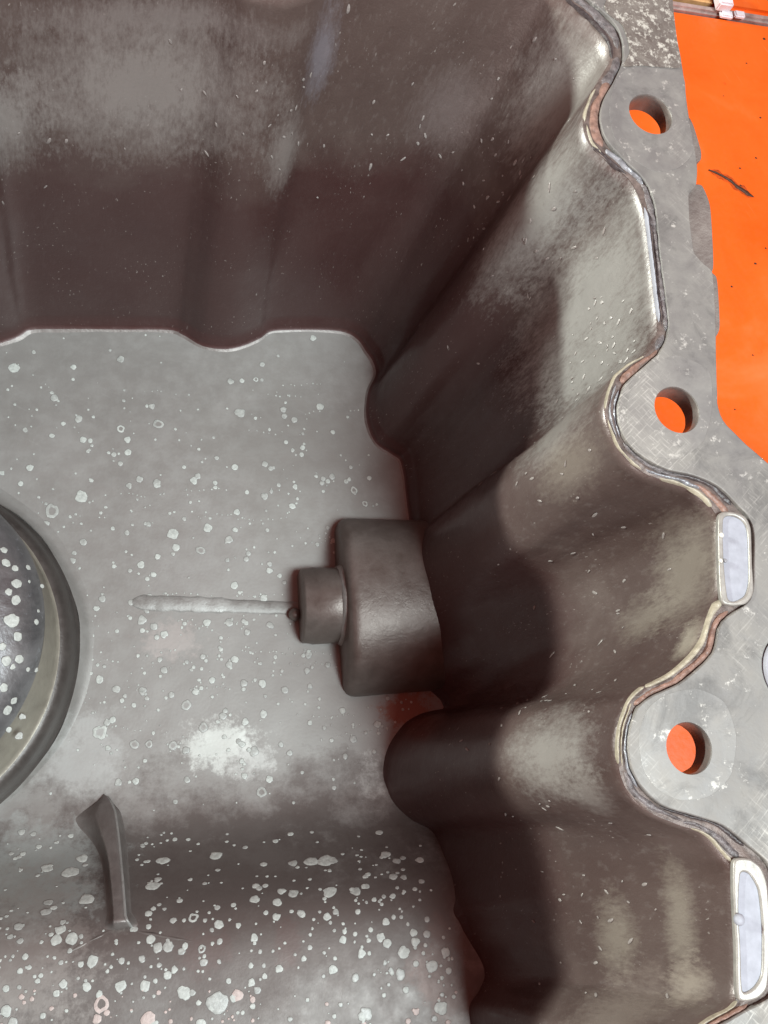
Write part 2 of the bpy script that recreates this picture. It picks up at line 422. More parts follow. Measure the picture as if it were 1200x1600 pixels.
pan = bpy.data.objects.new('oil_pan', None)
COL.objects.link(pan)
pan.location = (0, 0, 0)
pan.empty_display_size = 0.05
pan['label'] = 'grey cast aluminium oil pan seen from above, stained inside, standing on an orange bench'
pan['category'] = 'oil pan'

# ------------------------------------------------------------------ inner wall (one lofted skin)
rows, dep = [], []
# between the first and third bolt boss the columns stay round deeper down before the wall draws in
_ci = np.arange(NC) / KSEG
DRAW = 1.0 + 0.38 * smoothstep(near(911, 186) - 3, near(911, 186) + 3, _ci) * (1 - smoothstep(near(978, 1232), near(1098, 1302), _ci))
def addrow(xy, z):
    rows.append(np.column_stack([xy, np.broadcast_to(z, (NC,))])); 
addrow(Tc - INT * 0.0004, LEDGE - 0.0001); dep.append(0)
addrow(Tc + INT * 0.0002, LEDGE - 0.0003); dep.append(0.0005)
FR = 0.0042                        # fillet at the foot
NV = 46
for i in range(NV):
    t = (i + 1) / NV
    z = (LEDGE - 0.0016) * (1 - t) + (Bc[:, 2] + FR) * t
    lin = (LEDGE - z) / (LEDGE - Bc[:, 2])
    # wall draws in quickly under the lip, then runs straight
    q = (lin ** DRAW)[:, None]
    bow = INT * (0.0022 * np.exp(-((lin - 0.0) / 0.06) ** 2))[:, None] * 0.0
    xy = Tc + (Bc[:, :2] - Tc) * q + bow
    # casting waviness
    w = np.array([noise.noise(Vector((arc[c] * 38, float(-z[c]) * 26, 3.1))) for c in range(NC)])
    w2 = np.array([noise.noise(Vector((arc[c] * 130, float(-z[c]) * 70, 8.4))) for c in range(NC)])
    xy = xy + INT * ((w * 0.0009 + w2 * 0.00022) * min(1, t * 6) * min(1, (1 - t) * 8))[:, None]
    rows.append(np.column_stack([xy, z])); dep.append(-z.mean())
for j in range(1, 7):
    a = j / 6 * math.pi / 2
    z = Bc[:, 2] + FR - FR * math.sin(a) - (0.0004 if j == 6 else 0)
    rows.append(np.column_stack([Bc[:, :2] + INW * (FR * (1 - math.cos(a)) ), z])); dep.append(0.15)
WALL = np.array(rows)              # (rows, NC, 3)
nr = len(rows)
wm = mesh('wall', WALL.reshape(-1, 3), grid_faces(nr, NC, True))
uv = wm.uv_layers.new(name='UVMap')
zz = WALL.reshape(-1, 3)[:, 2]
arr = np.zeros((len(wm.loops), 2))
for poly in wm.polygons:
    cs = [wm.loops[l].vertex_index % NC for l in poly.loop_indices]
    seam = max(cs) - min(cs) > 2
    for l, c in zip(poly.loop_indices, cs):
        u = arc[c] if not (seam and c == 0) else arc[-1] + 0.001
        arr[l] = (u, -zz[wm.loops[l].vertex_index])
uv.data.foreach_set('uv', arr.ravel())
fix_normals(wm)
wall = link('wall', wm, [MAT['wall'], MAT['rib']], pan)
wm.polygons.foreach_set('material_index', [1 if i // NC >= nr - 3 else 0 for i in range(len(wm.polygons))])  # lighter foot rows paint the highlight along the fillet

# ledge between wall top and flange face
LR = 7
lv = []
for r in range(LR):
    t = r / (LR - 1)
    xy = Fc + (Tc - Fc) * t
    hgt = np.array([0.00045 * noise.noise(Vector((xy[c, 0] * 160, xy[c, 1] * 160, r * 0.7))) for c in range(NC)])
    lv.append(np.column_stack([xy, LEDGE + hgt * (0 if r in (0, LR - 1) else 1) + 0.0002 * math.sin(math.pi * t)]))
lm = mesh('ledge', np.array(lv).reshape(-1, 3), grid_faces(LR, NC, True))
fix_normals(lm)
link('ledge', lm, MAT['ledge'], pan)

# ------------------------------------------------------------------ floor (height field inside the wall foot)
def inside(poly, x, y):
    r = np.zeros(x.shape, bool); n = len(poly); j = n - 1
    for i in range(n):
        xi, yi = poly[i]; xj, yj = poly[j]
        with np.errstate(divide='ignore', invalid='ignore'):
            c = ((yi > y) != (yj > y)) & (x < (xj - xi) * (y - yi) / (yj - yi + 1e-12) + xi)
        r ^= c; j = i
    return r
_fh = floor_height(Bc[:, 0], Bc[:, 1]) + 0.004
_fr = np.clip((_fh - Bc[:, 2]) / (-Bc[:, 2]), 0, 0.6)[:, None]
OUTB = (Bc[:, :2] + (Tc - Bc[:, :2]) * _fr - INW * 0.0035)[::2]
x0, x1 = Bc[:, 0].min() - .004, Bc[:, 0].max() + .004
y0, y1 = Bc[:, 1].min() - .004, Bc[:, 1].max() + .004
STEP = 0.0012
gx = np.arange(x0, x1, STEP); gy = np.arange(y0, y1, STEP)
X, Y = np.meshgrid(gx, gy)
def rough_floor(x, y):
    return 0.00012 * noise.noise(Vector((x * 120, y * 120, 0.3))) + 0.0003 * noise.noise(Vector((x * 24, y * 24, 2.3)))
Z = floor_height(X, Y)
Z = Z + np.array([[rough_floor(a, b) for a, b in zip(ra, rb)] for ra, rb in zip(X, Y)])
ok = inside(OUTB, X, Y)
idx = -np.ones(X.shape, int); idx[ok] = np.arange(ok.sum())
fv = np.column_stack([X[ok], Y[ok], Z[ok]])
ff = []
for r in range(X.shape[0] - 1):
    for c in range(X.shape[1] - 1):
        q = (idx[r, c], idx[r, c + 1], idx[r + 1, c + 1], idx[r + 1, c])
        if min(q) >= 0: ff.append(tuple(int(i) for i in q))
fm = mesh('floor', fv, ff)
link('floor', fm, MAT['floor'], pan)

bm_ = mesh('bottom_plate', fv - np.array([0, 0, 0.005]), ff)
link('bottom_plate', bm_, MAT['cast'], pan)

def fz(x, y):
    return float(floor_height(np.array(x), np.array(y))) + rough_floor(x, y)
def on_floor(px, py):
    """floor point seen at a photo pixel"""
    z = DEEP
    lo, hi = DEEP - 0.005, SHELF + 0.03
    for _ in range(40):
        mid = (lo + hi) / 2
        q = at(px, py, mid)
        if fz(q.x, q.y) > mid: lo = mid
        else: hi = mid
    q = at(px, py, (lo + hi) / 2)
    return q

# outer skin and bottom plate of the casting
OW = []
OFFT = 0.0050
for t in (0, 0.25, 0.5, 0.75, 1.0):
    xy = (Tc - INT * 0.007) * (1 - t) + (Bc[:, :2] - INW * 0.006) * t
    OW.append(np.column_stack([xy, np.full(NC, -0.0055) * (1 - t) + (Bc[:, 2] - 0.005) * t]))
om = mesh('outer_skin', np.array(OW).reshape(-1, 3), grid_faces(5, NC, True))
fix_normals(om)
link('outer_skin', om, MAT['cast'], pan, smooth=False)

# ------------------------------------------------------------------ flange with bolt holes
OUT_PX = [(1046, -110), (1052, 0), (1058, 60), (1068, 112), (1075, 170), (1088, 245), (1089, 287), (1077, 305), (1078, 340),
          (1085, 392), (1098, 410), (1113, 424), (1118, 470), (1120, 560), (1122, 630), (1136, 664), (1200, 724), (1262, 780),
          (1300, 860), (1312, 1000), (1312, 1120), (1300, 1240), (1330, 1400), (1335, 1560), (1300, 1700), (1310, 1900), (1330, 2400), (1290, 2780),
          (1150, 2900), (900, 2930), (300, 2930), (-400, 2910), (-720, 2800), (-900, 2400), (-920, 1800), (-930, 1300), (-930, 500), (-900, 60),
          (-800, -120), (-500, -185), (0, -185), (500, -185), (860, -170), (980, -165)]
HOLES = [(1017, 178, 32), (1058, 640, 34), (1077, 1169, 35), (1245, 1048, 52), (1110, 1690, 34)]
def curve_plate(name, loops, z_top, thick, bevel, mat, parent, resolution=1):
    cu = bpy.data.curves.new(name, 'CURVE')
    cu.dimensions = '2D'; cu.fill_mode = 'BOTH'
    cu.extrude = max(thick / 2 - bevel, 0.00001); cu.bevel_depth = bevel; cu.bevel_resolution = resolution
    cu.offset = -bevel
    for lp in loops:
        s = cu.splines.new('POLY'); s.points.add(len(lp) - 1)
        for i, q in enumerate(lp): s.points[i].co = (q[0], q[1], 0, 1)
        s.use_cyclic_u = True
    tmp = bpy.data.objects.new(name + '_tmp', cu); COL.objects.link(tmp)
    dg = bpy.context.evaluated_depsgraph_get()
    me = bpy.data.meshes.new_from_object(tmp.evaluated_get(dg), depsgraph=dg)
    bpy.data.objects.remove(tmp); bpy.data.curves.remove(cu)
    me.name = name
    me.materials.clear()
    o = link(name, me, mat, parent, smooth=False)
    # baked height, origin stays at the pan
    for v in me.vertices: v.co.z += z_top - thick / 2
    return o
def roundloop(pxs, z, k=4):
    c = np.array([tuple(at(*p, z))[:2] for p in pxs]); n = len(c); out = []
    for i in range(n):
        p0, p1, p2, p3 = c[i-1], c[i], c[(i+1) % n], c[(i+2) % n]
        for j in range(k):
            t = j / k
            q = (2*t**3-3*t**2+1)*p1 + (t**3-2*t**2+t)*(p2-p0)*.35 + (-2*t**3+3*t**2)*p2 + (t**3-t**2)*(p3-p1)*.35
            out.append(q)
    return out
def circle(px, py, rpx, z=0.0, n=48):
    c = at(px, py, z); r = (at(px + rpx, py, z) - c).length
    return [(c.x + r * math.cos(2*math.pi*i/n), c.y + r * math.sin(2*math.pi*i/n)) for i in range(n)], c, r
outer = roundloop(OUT_PX, 0)
outer = [(q[0] + 0.00025 * noise.noise(Vector((q[0]*300, q[1]*300, 0))), q[1] + 0.00025 * noise.noise(Vector((q[0]*300, q[1]*300, 5)))) for q in outer]
loops = [outer, [tuple(q) for q in Fc[::2]]] + [circle(*h)[0] for h in HOLES]
flange = curve_plate('flange', loops, 0.0, 0.0062, 0.0003, MAT['flange'], pan)

# chamfered mouth and rough bore inside each bolt hole
def ring_lathe(name, c, prof, mat, parent, n=64, wob=0.0, lean=None):
    v = []
    for i, (r, z) in enumerate(prof):
        for j in range(n):
            a = 2 * math.pi * j / n
            rr = r + wob * noise.noise(Vector((math.cos(a) * 3, math.sin(a) * 3, z * 400 + c.x * 50)))
            v.append((c.x + rr * math.cos(a), c.y + rr * math.sin(a) + (lean(z) if lean else 0.0), c.z + z))
    me = mesh(name, v, grid_faces(len(prof), n, True)); fix_normals(me)
    return link(name, me, mat, parent)
for (hx, hy, hr) in HOLES[:3] + HOLES[4:]:
    _, c, r = circle(hx, hy, hr)
    ring_lathe('bolt_hole_bore', Vector((c.x, c.y, 0)), [(r * 1.015, -0.0002), (r * 0.985, -0.0006), (r * 0.965, -0.0016), (r * 0.955, -0.0030), (r * 0.955, -0.0061)], MAT['boss'], pan, wob=0.00012)

# raised, milled seat round each bolt hole
SEATS = [
 [(962, 128), (985, 106), (1064, 114), (1072, 168), (1083, 235), (1060, 262), (1024, 268), (985, 246), (960, 214), (952, 170)],
 [(1040, 560), (1062, 556), (1108, 580), (1112, 640), (1098, 690), (1062, 716), (1022, 712), (992, 690), (980, 655), (985, 612), (1010, 580)],
 [(1040, 1086), (1088, 1076), (1132, 1098), (1150, 1150), (1142, 1210), (1108, 1244), (1062, 1250), (1026, 1232), (1004, 1200), (998, 1150), (1012, 1108)],
]
for s, h in zip(SEATS, HOLES):
    curve_plate('bolt_seat', [[tuple(q) for q in roundloop(s, 0, 6)], circle(h[0], h[1], h[2] * 1.01)[0]], 0.00004, 0.0006, 0.00002, MAT['seat'], pan)

# mottled film of old gasket on the upper stretch, a cast lug below the milled edge
curve_plate('gasket_residue', [[tuple(q) for q in roundloop([(988, -70), (1044, -80), (1050, 0), (1057, 60), (1064, 104), (1040, 106), (1000, 103), (974, 104), (984, 80), (972, 40), (944, 10)], 0, 5)]], 0.00028, 0.0005, 0.0001, MAT['residue'], pan)
curve_plate('edge_lug', [[tuple(q) for q in roundloop([(1070, 300), (1084, 288), (1098, 290), (1110, 320), (1114, 370), (1115, 420), (1100, 436), (1070, 420)], -0.0018, 5)]], -0.0018, 0.0040, 0.0004, MAT['cast'], pan)
curve_plate('edge_lug', [[tuple(q) for q in roundloop([(1105, 430), (1120, 432), (1124, 470), (1125, 515), (1112, 525)], -0.0022, 5)]], -0.0022, 0.0036, 0.0004, MAT['cast'], pan)
curve_plate('edge_lug', [[tuple(q) for q in roundloop([(1076, 185), (1084, 195), (1096, 235), (1095, 250), (1080, 250)], -0.0022, 5)]], -0.0022, 0.0036, 0.0004, MAT['cast'], pan)

# ------------------------------------------------------------------ sealant left on the ledge
def sealant(name, u0, u1, a, b, h, mat, wob=0.35, nr_=8, thick_noise=0.5, seed=0, taper=True):
    """bead along the rim between control points u0..u1, across the ledge from a (wall) to b (flange)"""
    n = int((u1 - u0) * KSEG) * 3 + 1
    v = []
    for i in range(n):
        f = u0 * KSEG + (u1 - u0) * KSEG * i / (n - 1)
        i0 = int(f) % NC; i1 = (i0 + 1) % NC; t = f - int(f)
        T = Tc[i0] * (1 - t) + Tc[i1] * t; Fq = Fc[i0] * (1 - t) + Fc[i1] * t
        e = min(1.0, i / 6, (n - 1 - i) / 6) if taper else 1.0
        e = math.sqrt(max(e, 0.02))
        na = noise.noise(Vector((T[0] * 220, T[1] * 220, seed))) * wob
        nb = noise.noise(Vector((T[0] * 260, T[1] * 260, seed + 9))) * wob
        wdt = (b - a)
        mid = (a + b) / 2
        aa = mid + (a - mid) * e + na * wdt; bb = mid + (b - mid) * e + nb * wdt
        hh = h * 0.72 * e * (1 + thick_noise * noise.noise(Vector((T[0] * 300, T[1] * 300, seed + 4))))
        for j in range(nr_):
            s = j / (nr_ - 1)
            p = T + (Fq - T) * (aa + (bb - aa) * s)
            lump = 1 + 0.22 * noise.noise(Vector((p[0] * 900, p[1] * 900, seed)))
            z = LEDGE - 0.0003 + (hh + 0.0003) * math.sin(math.pi * s) ** 0.6 * lump if 0 < s < 1 else LEDGE - 0.0004
            v.append((p[0], p[1], z))
    me = mesh(name, v, grid_faces(n, nr_)); fix_normals(me)
    if me.polygons[0].normal.z < 0: me.flip_normals()
    return link(name, me, MAT[mat], pan)
def near(px, py):
    q = np.array(tuple(at(px, py, LEDGE))[:2])
    return np.argmin(np.linalg.norm(Tc - q, axis=1)) / KSEG
S = sealant
# a 0 = wall edge, 1 = flange edge
S('sealant_strip', near(880, -10), near(953, 78), .25, 1.0, .0011, 'grey_sealant', seed=1)
S('sealant_strip', near(880, -10), near(955, 92), -.08, .2, .0007, 'dark_sealant', seed=2)
S('sealant_strip', near(955, 88), near(930, 135), .1, 1.0, .0012, 'grey_sealant', seed=3)
S('sealant_strip', near(938, 122), near(925, 228), .3, 1.0, .0010, 'copper', .2, seed=4)
S('sealant_bead', near(930, 138), near(911, 190), -.02, .22, .0009, 'cream', .12, seed=5)
S('sealant_bead', near(911, 195), near(940, 245), .05, .28, .0009, 'cream', .3, seed=6)
S('sealant_strip', near(921, 225), near(975, 274), -.05, .4, .0008, 'dark_sealant', seed=7)
S('sealant_strip', near(930, 235), near(990, 290), .45, 1.05, .0013, 'blue_sealant', .4, seed=8)
S('sealant_strip', near(984, 284), near(1012, 375), .35, 1.1, .0011, 'grey_sealant', seed=9)
S('sealant_bead', near(1004, 326), near(1026, 502), -.02, .30, .0013, 'bright', .06, thick_noise=.1, seed=10)
S('sealant_strip', near(1008, 350), near(1027, 515), .50, 1.15, .0011, 'grey_sealant', .3, seed=11)
S('sealant_strip', near(1005, 335), near(1027, 515), .28, .50, .0004, 'dark_sealant', .1, seed=12)
S('sealant_strip', near(1026, 520), near(1018, 545), .1, 1.1, .0009, 'grey_sealant', seed=13)
S('sealant_strip', near(1016, 546), near(962, 590), .25, 1.0, .0010, 'copper', .25, seed=14)
S('sealant_bead', near(1005, 557), near(945, 640), -.08, .18, .0008, 'cream', .2, seed=15)
S('sealant_bead', near(957, 596), near(956, 686), .30, .52, .0009, 'blue_sealant', .15, seed=16)
S('sealant_bead', near(955, 600), near(956, 680), .66, .92, .0010, 'blue_sealant', .15, seed=17)
S('sealant_bead', near(946, 655), near(1000, 736), .0, .22, .0008, 'cream', .35, seed=18)
S('sealant_strip', near(958, 690), near(1050, 754), .50, 1.0, .0009, 'grey_sealant', .3, seed=19)
S('sealant_strip', near(1000, 737), near(1116, 800), .68, 1.1, .0007, 'dark_sealant', .3, seed=20)
S('sealant_strip', near(1000, 737), near(1085, 770), .15, .55, .0010, 'blue_sealant', .3, seed=21)
S('sealant_bead', near(1030, 750), near(1110, 795), -.05, .2, .0008, 'cream', .5, seed=22)
S('sealant_strip', near(1070, 762), near(1120, 812), .25, .65, .0009, 'copper', .4, seed=23)
S('sealant_bead', near(1122, 935), near(1006, 1074), -.1, .32, .0010, 'cream', .12, seed=24)
S('sealant_strip', near(1116, 950), near(985, 1096), .38, 1.02, .0010, 'copper', .2, seed=25)
S('sealant_bead', near(1006, 1072), near(966, 1196), -.15, .18, .0009, 'cream', .12, seed=26)
S('sealant_bead', near(985, 1096), near(966, 1200), .24, .48, .0009, 'cream', .12, seed=27)
S('sealant_strip', near(978, 1105), near(980, 1235), .62, 1.0, .0010, 'blue_sealant', .2, seed=28)
S('sealant_strip', near(970, 1205), near(1058, 1288), .1, .75, .0010, 'grey_sealant', .5, seed=29)
S('sealant_strip', near(1010, 1266), near(1130, 1334), .72, 1.1, .0007, 'dark_sealant', .25, seed=30)
S('sealant_strip', near(1058, 1288), near(1140, 1345), .1, .6, .0009, 'grey_sealant', .3, seed=31)
S('sealant_bead', near(1080, 1297), near(1140, 1350), -.05, .15, .0008, 'cream', .4, seed=32)
S('sealant_strip', near(1150, 1562), near(1052, 1655), .25, 1.0, .0011, 'copper', .2, seed=33)
S('sealant_bead', near(1150, 1562), near(1060, 1640), -.1, .22, .0009, 'cream', .15, seed=34)

# ------------------------------------------------------------------ bright notches in the rim: a cream frame, a polished face pale with painted-in reflection, pale beads
def notch(pxs, inner, zt):
    lp = roundloop(pxs, zt, 6)
    inn = roundloop(inner, zt, 6)
    fr = curve_plate('notch_frame', [[tuple(q) for q in lp], [tuple(q) for q in inn]], zt, 0.0016, 0.00045, MAT['frame'], pan, 2)
    fc = curve_plate('notch_face', [[tuple(q) for q in inn]], zt - 0.00045, 0.0008, 0.0001, MAT['bright'], pan)
    return fr
notch([(1124, 806), (1142, 799), (1164, 806), (1174, 826), (1176, 880), (1178, 925), (1166, 943), (1144, 946), (1128, 938), (1124, 880)],
      [(1131, 812), (1146, 806), (1161, 814), (1169, 834), (1171, 905), (1165, 930), (1150, 939), (1138, 934), (1132, 880)], 0.0003)
notch([(1148, 1345), (1172, 1342), (1190, 1356), (1200, 1385), (1204, 1460), (1200, 1540), (1182, 1562), (1154, 1560), (1151, 1480), (1147, 1400)],
      [(1158, 1366), (1172, 1366), (1186, 1392), (1192, 1450), (1191, 1520), (1178, 1544), (1161, 1548), (1158, 1480), (1155, 1420)], 0.0003)
def bead(px, py, z, r, mat='drop'):
    bm = bmesh.new()
    bmesh.ops.create_uvsphere(bm, u_segments=20, v_segments=12, radius=r)
    bmesh.ops.scale(bm, vec=(1, 1, 0.75), verts=bm.verts)
    c = at(px, py, z)
    bmesh.ops.translate(bm, vec=c, verts=bm.verts)
    me = bpy.data.meshes.new('sealant_droplet'); bm.to_mesh(me); bm.free()
    return link('sealant_droplet', me, MAT[mat], pan)
bead(1127, 836, 0.0005, 0.0007); bead(1126, 876, 0.0005, 0.0006); bead(1133, 876, 0.0004, 0.00055, 'blue_sealant'); bead(1155, 1437, 0.0006, 0.0013, 'bright')

# steel sleeve standing in the hole at the right edge
_, c, r = circle(*HOLES[3])
ring_lathe('locating_sleeve', Vector((c.x, c.y, 0)), [(r * 0.97, -0.004), (r * 0.97, 0.0009), (r * 0.93, 0.0013), (r * 0.86, 0.0013), (r * 0.82, 0.0010), (r * 0.76, 0.0002), (r * 0.70, 0.0002), (r * 0.66, -0.001), (r * 0.66, -0.006)], MAT['bright'], pan)

# ------------------------------------------------------------------ drain plug boss lying on the floor, running into the wall
def boss_lathe(name, prof, cy, cz, mat, n=56, wob=0.0003, zs=1.0):
    v = []
    for (x, r) in prof:
        for j in range(n):
            a = 2 * math.pi * j / n
            rr = r + wob * noise.noise(Vector((x * 150, math.cos(a) * 2.5, math.sin(a) * 2.5)))
            v.append((x, cy + rr * math.cos(a), cz + rr * math.sin(a) * zs))
    me = mesh(name, v, grid_faces(len(prof), n, True)); fix_normals(me)
    return link(name, me, mat, pan)
BZ = DEEP + 0.004
xa = at(470, 945, BZ + 0.004).x; xb = at(538, 945, BZ + 0.01).x; xw = at(700, 945, DEEP).x + 0.02
yc = at(500, 946, BZ).y
rs = (at(500, 886, BZ).y - at(500, 1004, BZ).y) / 2
rb = (at(560, 806, BZ).y - at(560, 1084, BZ).y) / 2
boss_lathe('plug_boss', [(xb - 0.0005, rs * 0.9), (xb, rb - 0.0048), (xb + 0.0006, rb - 0.0026), (xb + 0.0016, rb - 0.0011), (xb + 0.0030, rb - 0.0003), (xb + 0.0050, rb), (xb + 0.020, rb * 0.985), (xw, rb * 0.96)], yc, BZ - 0.002, MAT['boss'], zs=0.62, wob=0.0006)
boss_lathe('plug_tip', [(xa, 0.0002), (xa, rs * 0.84), (xa + 0.0004, rs * 0.92), (xa + 0.0010, rs * 0.965), (xa + 0.0046, rs * 0.975), (xa + 0.0050, rs * 1.0), (xb - 0.002, rs), (xb + 0.002, rs * 1.0)], yc, BZ, MAT['boss'], wob=0.0004)
boss_lathe('plug_collar', [(xb - 0.0016, rs * 0.99), (xb - 0.0012, rs * 1.04), (xb - 0.0002, rs * 1.09), (xb + 0.0004, rs * 1.10)], yc, BZ, MAT['ridge'], wob=0.0009)  # scuffed collar, its glint put in as a paler ring
# nub on the tip
bm = bmesh.new(); bmesh.ops.create_uvsphere(bm, u_segments=18, v_segments=12, radius=0.0026)
q = at(461, 960, DEEP + 0.003); bmesh.ops.translate(bm, vec=q, verts=bm.verts)
me = bpy.data.meshes.new('tip_nub'); bm.to_mesh(me); bm.free(); link('tip_nub', me, MAT['boss'], pan)

# casting ridge across the floor to the plug tip
def tube_strip(name, pts, w, h, mat, parent, sec=9, wob=0.15):
    v = []
    for i, (x, y, k_) in enumerate(pts):
        j0 = pts[max(i - 1, 0)]; j1 = pts[min(i + 1, len(pts) - 1)]
        t = Vector((j1[0] - j0[0], j1[1] - j0[1])).normalized(); nrm = Vector((-t.y, t.x))
        for s in range(sec):
            a = math.pi * s / (sec - 1)
            off = math.cos(a) * w * k_ * (1 + wob * noise.noise(Vector((x * 300, y * 300, s * .3))))
            px_, py_ = x + nrm.x * off, y + nrm.y * off
            v.append((px_, py_, fz(px_, py_) - 0.0001 + math.sin(a) * h * k_ * (1 + wob * noise.noise(Vector((x * 400, y * 400, 7))))))
    me = mesh(name, v, grid_faces(len(pts), sec)); fix_normals(me)
    if me.polygons[len(me.polygons) // 2].normal.z < 0: me.flip_normals()
    return link(name, me, mat, parent)
pts = []
for i in range(60):
    t = i / 59
    q = at(205 + 262 * t, 941 + 10 * t, DEEP)
    pts.append((q.x, q.y, min(1, (0.05 + t * 14) ** 0.5) * (1.0 if t < .55 else 0.85)))
tube_strip('casting_ridge', pts, 0.0032, 0.0008, MAT['ridge'], pan, 9, .14)

# ------------------------------------------------------------------ round pillar at the left, partly in the picture
dc = at(-185, 1030, DEEP)
R0 = at(126, 1030, DEEP).x - dc.x
prof_flare = [(R0 + 0.0100, -0.0010), (R0 + 0.0060, 0.0001), (R0 + 0.0034, 0.0009), (R0 + 0.0016, 0.0020), (R0 + 0.0009, 0.0032), (R0 + 0.0002, 0.0040)]
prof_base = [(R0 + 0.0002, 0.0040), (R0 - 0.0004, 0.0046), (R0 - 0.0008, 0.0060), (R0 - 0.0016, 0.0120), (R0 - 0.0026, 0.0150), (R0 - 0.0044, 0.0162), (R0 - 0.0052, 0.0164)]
prof_side = [(R0 - 0.0052, 0.0164), (R0 - 0.0060, 0.0168), (R0 - 0.0064, 0.0180), (R0 - 0.0072, 0.022), (R0 - 0.0080, 0.0262), (R0 - 0.0085, 0.0290)]
prof_top = [(R0 - 0.0085, 0.0290), (R0 - 0.0094, 0.0318), (R0 - 0.0118, 0.0348), (R0 - 0.0165, 0.0382), (R0 - 0.024, 0.0412), (R0 - 0.034, 0.0436), (R0 - 0.05, 0.0455), (0.0004, 0.0465)]
ring_lathe('pillar_flare', dc, prof_flare, MAT['floor'], pan, 128, 0.0010)
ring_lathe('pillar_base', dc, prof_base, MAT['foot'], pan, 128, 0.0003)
LEAN = lambda z: 0.0052 * float(np.clip((z - 0.0164) / 0.0126, 0, 1))
ring_lathe('pillar_side', dc, prof_side, MAT['domeside'], pan, 128, 0.0003, LEAN)
ring_lathe('pillar_top', dc, prof_top, MAT['dome'], pan, 128, 0.0005, LEAN)

# ------------------------------------------------------------------ gusset rib on the ramp
def gusset():
    a = at(163, 1240, DEEP + 0.001); b = at(187, 1456, SHELF)
    n, sec = 60, 27; v = []
    for i in range(n):
        t = i / (n - 1)
        x = a.x + (b.x - a.x) * (0.35 * t + 0.65 * t ** 0.55); y = a.y + (b.y - a.y) * t
        wl = (0.0075 * math.exp(-((t - 0.18) / 0.22) ** 2) + 0.0056 - 0.0014 * t) * min(1, (0.01 + t * 6) ** 0.5)
        wr = 0.0040 * min(1, (0.02 + t * 7) ** 0.5)
        if t > 0.9: wl *= 1 + (t - 0.9) * 5; wr *= 1 + (t - 0.9) * 7
        base = fz(x, y)
        ridge = max(base + 0.0004, DEEP + 0.0032 + (SHELF - DEEP - 0.0022) * (t ** 0.85))
        for s in range(sec):
            u = -1 + 2 * s / (sec - 1)
            xx = x + (wl * u if u < 0 else wr * u)
            if u < -0.30: prof = (1 - (-u - 0.30) / 0.70) ** 1.7
            elif u < 0.45: prof = 1.0 - 0.04 * ((u - 0.08) / 0.4) ** 2
            else: prof = 0.965 * (1 - (u - 0.45) / 0.55) ** 2.2
            b0 = fz(xx, y)
            yy = y - 0.0022 * abs(u) ** 1.6 * max(0, 1 - t * 3)
            b0 = fz(xx, yy)
            v.append((xx, yy, b0 - 0.0002 + (max(ridge - b0, 0.0002) + 0.0002) * prof * min(1.0, ((1 - t) / 0.07) ** 0.8 + 0.02)))
    me = mesh('gusset_rib', v, grid_faces(n, sec)); fix_normals(me)
    if me.polygons[len(me.polygons) // 2].normal.z < 0: me.flip_normals()
    crest = []
    for i in range(n):
        c0 = v[i * sec + 19]
        crest.append((c0[0], c0[1], c0[2]))
    cv = []
    for i, c0 in enumerate(crest):
        t = i / (n - 1)
        for j in range(5):
            a_ = math.pi * j / 4
            cv.append((c0[0] + 0.0001 + math.cos(a_) * 0.0005, c0[1], c0[2] - 0.0002 + math.sin(a_) * 0.0004))
    ce = mesh('rib_lit_edge', cv, grid_faces(n, 5)); fix_normals(ce)
    if ce.polygons[20].normal.z < 0: ce.flip_normals()
    link('rib_lit_edge', ce, MAT['ridge'], pan)  # lit edge of the rib put in as a paler strip
    return link('gusset_rib', me, MAT['rib'], pan)
gusset()
# faint parting lines either side of the rib foot
for (p0, p1) in (((95, 1494), (176, 1452)), ((200, 1452), (305, 1472))):
    pts = []
    for i in range(30):
        t = i / 29
        q = on_floor(p0[0] + (p1[0] - p0[0]) * t, p0[1] + (p1[1] - p0[1]) * t)
        pts.append((q.x, q.y, 0.4 + 0.6 * math.sin(math.pi * t)))
    tube_strip('parting_line', pts, 0.0005, 0.0002, MAT['floor'], pan, 5, .9)

# ------------------------------------------------------------------ dried water spots (uncountable) laid on the floor
class Spots:
    def __init__(s): s.v, s.f, s.m = [], [], []
    def add(s, c, r, ex=1.0, mi=0, ring=False, up=None, tang=None, n=None):
        """irregular low disc with a dark outline"""
        n = n or (14 if r > 0.0011 else 8)
        t1, t2, nn = tang
        i0 = len(s.v); ph = random.random() * 50
        s.v.append(c + nn * 0.00016)
        radii = ((0.55, 0.00016 if not ring else 0.00010), (0.86, 0.00014), (1.0, 0.00007), (1.0 + min(0.11, 0.00013 / r), 0.00003))
        for (k_, h) in radii:
            for j in range(n):
                a = 2 * math.pi * j / n
                w = 1 + 0.34 * noise.noise(Vector((math.cos(a) * 1.2 + ph, math.sin(a) * 1.2, ph))) + 0.12 * noise.noise(Vector((math.cos(a) * 4 + ph, math.sin(a) * 4, ph)))
                s.v.append(c + t1 * (r * k_ * w * math.cos(a) * ex) + t2 * (r * k_ * w * math.sin(a)) + nn * h)
        for j in range(n):
            j2 = (j + 1) % n
            s.f.append((i0, i0 + 1 + j, i0 + 1 + j2)); s.m.append(3 if ring else mi)
            for k_ in range(3):
                b = i0 + 1 + k_ * n
                s.f.append((b + j, b + n + j, b + n + j2, b + j2)); s.m.append(1 if k_ == 2 else mi)
    def build(s, name, mats):
        me = mesh(name, s.v, s.f)
        o = link(name, me, mats, pan)
        me.polygons.foreach_set('material_index', s.m)
        o['kind'] = 'stuff'
        return o
